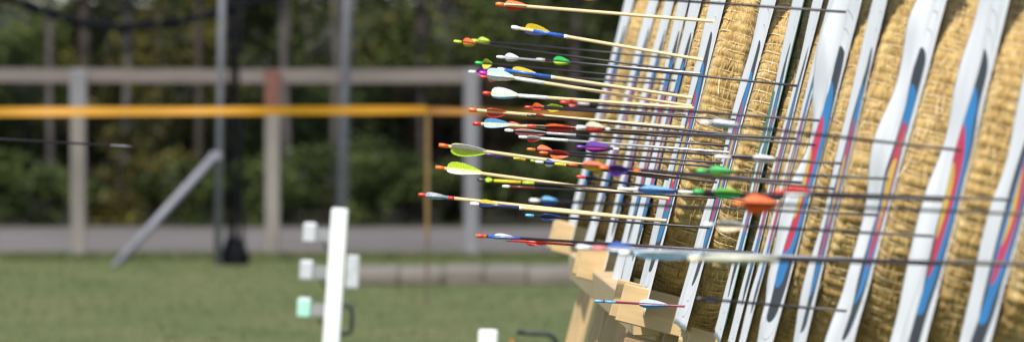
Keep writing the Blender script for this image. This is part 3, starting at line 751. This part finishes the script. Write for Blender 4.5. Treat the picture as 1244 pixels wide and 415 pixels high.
# carbon arrows
A((690, -8), (1015, 14), 'F', .1, 'c', (705, 735), (WHT, ORG, WHT), WHT, (), 'black carbon arrow crossing the very top of the frame')
A((603, 69), (835, 88), 'A', -.05, 's', (613, 631), (WHT, WHT, SIL), WHT, ((659, 666, ORG),), 'silver arrow with small white vanes and an orange ring', roll=.2)
A((651, 72), (975, 105), 'D', .1, 'c', (672, 693), (GRN, LIME, LIME), SIL, (), 'black carbon arrow with green over lime vanes', roll=.1)
A((551, 50), (830, 86), 'L5', 0, 'c', (562, 579, .013), (ORG, LIME, ORG), LIME, (), 'far blurred arrow with orange and lime vanes', roll=.2)
A((572, 49), (830, 72), 'L4', 0, 'c', (580, 596), (LIME, YEL, LIME), LIME, (), 'far blurred arrow with lime vanes beside the orange one')
A((577, 76), (820, 98), 'L5', .1, 'c', (585, 598, .015), (LIME, YEL, LIME), GRN, (), 'far blurred arrow with pale lime vanes under the silver arrow')
A((569, 87), (812, 102), 'L4', .1, 'c', (579, 600), (PUR, MAG, PUR), WHT, (), 'far blurred arrow with purple vanes and white nock')
A((583, 93), (810, 112), 'L5', -.2, 'c', (590, 606), (MAG, PNK, RED), RED, (), 'far blurred arrow with pink vanes under the purple one')
A((637, 130), (870, 144), 'B', .2, 'c', (645, 661), (ORG, RED, ORG), RED, (), 'black arrow with orange vanes left of a lime one')
A((655, 129), (850, 141), 'A', .3, 'c', (664, 684), (LIME, YEL, LIME), BLK, (), 'black arrow with lime vanes between orange and red ones')
A((680, 124), (1045, 150), 'F', .2, 'c', (686, 702, .008), (RED, RED, ORG), RED, ((702, 716, SIL),), 'black arrow with short red vanes right of the lime ones')
A((606, 152), (850, 168), 'A', .25, 'c', (613, 637), (RED, PNK, RED), RED, (), 'arrow with red and pink vanes, upper of the red bunch', roll=.4)
A((613, 158), (870, 176), 'B', .1, 'c', (625, 664), (RED, PNK, WHT), WHT, ((664, 700, SIL),), 'arrow with long pink red vanes in the middle of the red bunch', roll=.9)
A((630, 166), (873, 184), 'B', -.1, 's', (640, 657, .009), (RED, RED, WHT), WHT, ((657, 690, WHT),), 'silver arrow with short red vanes, lowest of the red bunch')
A((640, 153), (1000, 170), 'E', .1, 'c', (662, 700, .010), (ORG, RED, RED), RED, ((700, 706, WHT),), 'arrow with orange red vanes ending in a white ring')
A((700, 154), (1045, 180), 'F', -.2, 'c', (709, 736, .014), (CRM, RED, RED), WHT, ((736, 741, WHT),), 'arrow with cream over dark red vanes', roll=.2)
A((640, 181), (880, 198), 'B', .3, 'c', (652, 672, .015), (ORG, RED, PNK), ORG, (), 'arrow with salmon and orange vanes left of the purple vaned one')
A((655, 185), (900, 205), 'B', .15, 'c', (668, 692, .013), (PNK, ORG, RED), ORG, (), 'arrow with pink vanes overlapping the salmon ones', roll=1.2)
A((700, 178), (960, 193), 'D', -.1, 'c', (711, 743, .015), (PUR, PUR, MAG), PUR, ((745, 752, WHT),), 'arrow with deep purple vanes, upper of the purple pair', roll=.2)
A((690, 199), (1030, 226), 'F', 0, 'c', (707, 740, .011), (ORG, YEL, ORG), ORG, (), 'arrow with bright orange vanes left of the lower purple ones', roll=.4)
A((728, 203), (1045, 232), 'G', .1, 'c', (738, 764, .016), (PUR, PUR, PUR), ORG, ((770, 778, ORG),), 'arrow with deep purple vanes, lower of the purple pair', roll=1)
A((590, 187), (845, 222), 'A', .32, 'c', (600, 616, .008), (PUR, PUR, NAV), PUR, ((624, 639, YEL), (645, 660, LIME)), 'arrow with small violet vanes and yellow wrap bands')
A((650, 196), (860, 220), 'B', .3, 'c', (662, 674, .010), (BLU, WHT, BLU), WHT, ((674, 688, YEL),), 'arrow with small blue vanes and one yellow band')
A((580, 218), (1000, 244), 'E', -.1, 'c', (588, 598, .005), (LIME, LIME, LIME), BLK, ((586, 598, LIME), (600, 633, YEL), (635, 649, LIME)), 'black arrow wrapped in three bright yellow bands')
A((610, 226), (870, 240), 'B', 0, 'c', None, (), WHT, ((616, 650, (.15, .02, .02)),), 'black arrow with dark red wrap and white nock, no vanes visible')
A((643, 243), (1095, 262), 'H', .1, 'c', (657, 679, .010), (SKY, BLU, SKY), WHT, (), 'black arrow with sky blue vanes, upper of the blue pair', roll=.5)
A((638, 261), (900, 279), 'B', -.2, 'c', (656, 681, .010), (NAV, NAV, BLU), SKY, (), 'black arrow with dark navy vanes and blue nock')
A((750, 229), (1000, 241), 'E', -.3, 'c', (777, 823, .011), (SKY, SKY, BLU), WHT, ((758, 775, WHT), (824, 842, WHT)), 'arrow with long sky blue vanes between two white bands', roll=.3)
A((578, 286), (960, 309), 'D', .2, 'c', (600, 626, .008), (WHT, WHT, WHT), RED, ((578, 591, ORG), (593, 632, BLU)), 'arrow with red nock, blue wrap and curled white vanes', roll=.5, rad=.0036)
A((612, 291), (845, 308), 'A', .3, 'r', (638, 666, .010), (RED, RED, ORG), RED, ((615, 688, RED),), 'all red arrow just below the one with curled white vanes', roll=1.4)
A((700, 300), (1180, 322), 'I', 0, 's', (738, 772, .013), (BLU, SKY, WHT), WHT, ((704, 716, WHT), (720, 736, PNK)), 'blurred arrow with broad blue vanes low on the golden boss', roll=.2, rad=.0045)
A((752, 307), (1230, 322), 'I', -.3, 'c', (772, 850, .009), (WHT, PBL, SIL), WHT, ((770, 852, PBL),), 'blurred arrow with long bluish white vanes', roll=.9, rad=.0045)
A((836, 314), (1300, 321), 'K', .1, 'c', (852, 946, .009), ((.5, .52, .42), (.6, .6, .55), (.5, .55, .35)), CRM, ((850, 946, (.42, .43, .36)),), 'blurred arrow with long cream vanes and thick dark shaft', roll=.3, rad=.0045)
A((722, 365), (838, 372), 'B', .1, 'r', (776, 812, .012), (PBL, SKY, PBL), SKY, ((735, 748, SKY),), 'wine red arrow with pale blue vanes above the easel arm', roll=.3)
A((846, 207), (1150, 220), 'H', -.1, 'c', (861, 891, .011), (GRN, LIME, GRN), GRN, (), 'black arrow with light green vanes, upper of the green pair', roll=.3)
A((842, 232), (1244, 247), 'I', 0, 'c', (867, 902, .012), (GRN, GRN, LIME), GRN, (), 'black arrow with light green vanes, lower of the green pair', roll=.8)
A((890, 246), (1300, 262), 'K', 0, 'c', (902, 946, .022), (ORG, ORG, RED), ORG, (), 'near blurred arrow with big orange vanes', roll=.6)
A((940, 233), (1244, 243), 'J', 0, 'c', (952, 989, .012), (RED, WHT, WHT), RED, (), 'near blurred arrow with red over white vanes', roll=.1)
A((855, 272), (1200, 290), 'I', .2, 'c', (870, 906, .013), (WHT, CRM, WHT), WHT, (), 'near blurred arrow with off white vanes below the green ones', roll=1.3)
A((850, 148), (1182, 184), 'I', -.2, 'c', (863, 902, .009), (WHT, SIL, PBL), WHT, (), 'arrow with pale grey vanes crossing the golden boss', roll=.4)
A((868, 190), (1092, 202), 'G', 0, 'c', (914, 946, .009), (WHT, WHT, SIL), WHT, ((868, 888, WHT),), 'arrow with silvery white vanes and a painted white highlight by the nock', roll=.4)  # white wrap at the nock end is a highlight put into the colour
A((700, 214), (985, 254), 'D', -.3, 'c', (712, 726, .005), (BLK, NAV, BLK), RED, (), 'thin black arrow slanting down across the golden boss')
A((640, 140), (973, 171), 'C', .1, 'c', (650, 662, .005), (BLK, BLK, RED), BLK, (), 'thin all black arrow ending at the narrow middle boss')
A((700, 294), (932, 323), 'C', -.1, 'c', (708, 722, .006), (BLU, WHT, BLU), WHT, (), 'dark arrow ending low beside the green backed boss')
A((845, 362), (1135, 386), 'H', .2, 'c', (852, 874, .005), (BLK, NAV, BLK), BLK, (), 'dark arrow lowest on the right hand bosses')
A((830, 306), (1120, 322), 'H', -.3, 'c', (842, 858, .006), (BLK, SIL, BLK), BLK, (), 'dark arrow hidden among the blurred cream vanes')
# arrow flying in from the left
fa = empty('flying_arrow'); a = P(-190, 158, 60); b = P(161, 178, 60); d = b-a
fa.matrix_world = Matrix.Translation(a) @ d.to_track_quat('X', 'Z').to_matrix().to_4x4()
tag(fa, 'dark arrow in flight at the left edge below the yellow tape', 'arrow')
L = d.length
MB().tube([(0.01, 0, 0), (L-.07, 0, 0)], .0034, 8).build('shaft', M_SHAFTC, fa, True)
MB().tube([(L-.07, 0, 0), (L-.02, 0, 0), (L, 0, 0)], [.0034, .0030, .0008], 8).build('point', colmat((.16, .16, .18), .4), fa, True)
MB().tube([(0, 0, 0), (.02, 0, 0)], .0042, 8).build('nock', colmat(WHT, .3), fa, True)
for k_ in range(3):
    an = k_*2.094; up = Vector((0, math.sin(an), math.cos(an))); sd = Vector((0, math.cos(an), -math.sin(an)))*.0005
    vs = [Vector((x, 0, 0))+up*h+sd*q for q in (-1, 1) for x, h in ((.03, .002), (.035, .011), (.05, .013), (.085, .002))]
    mesh_obj('vane', vs, [(3,2,1,0), (4,5,6,7), (0,1,5,4), (1,2,6,5), (2,3,7,6), (3,0,4,7)], colmat(WHT, .45, .3), fa)
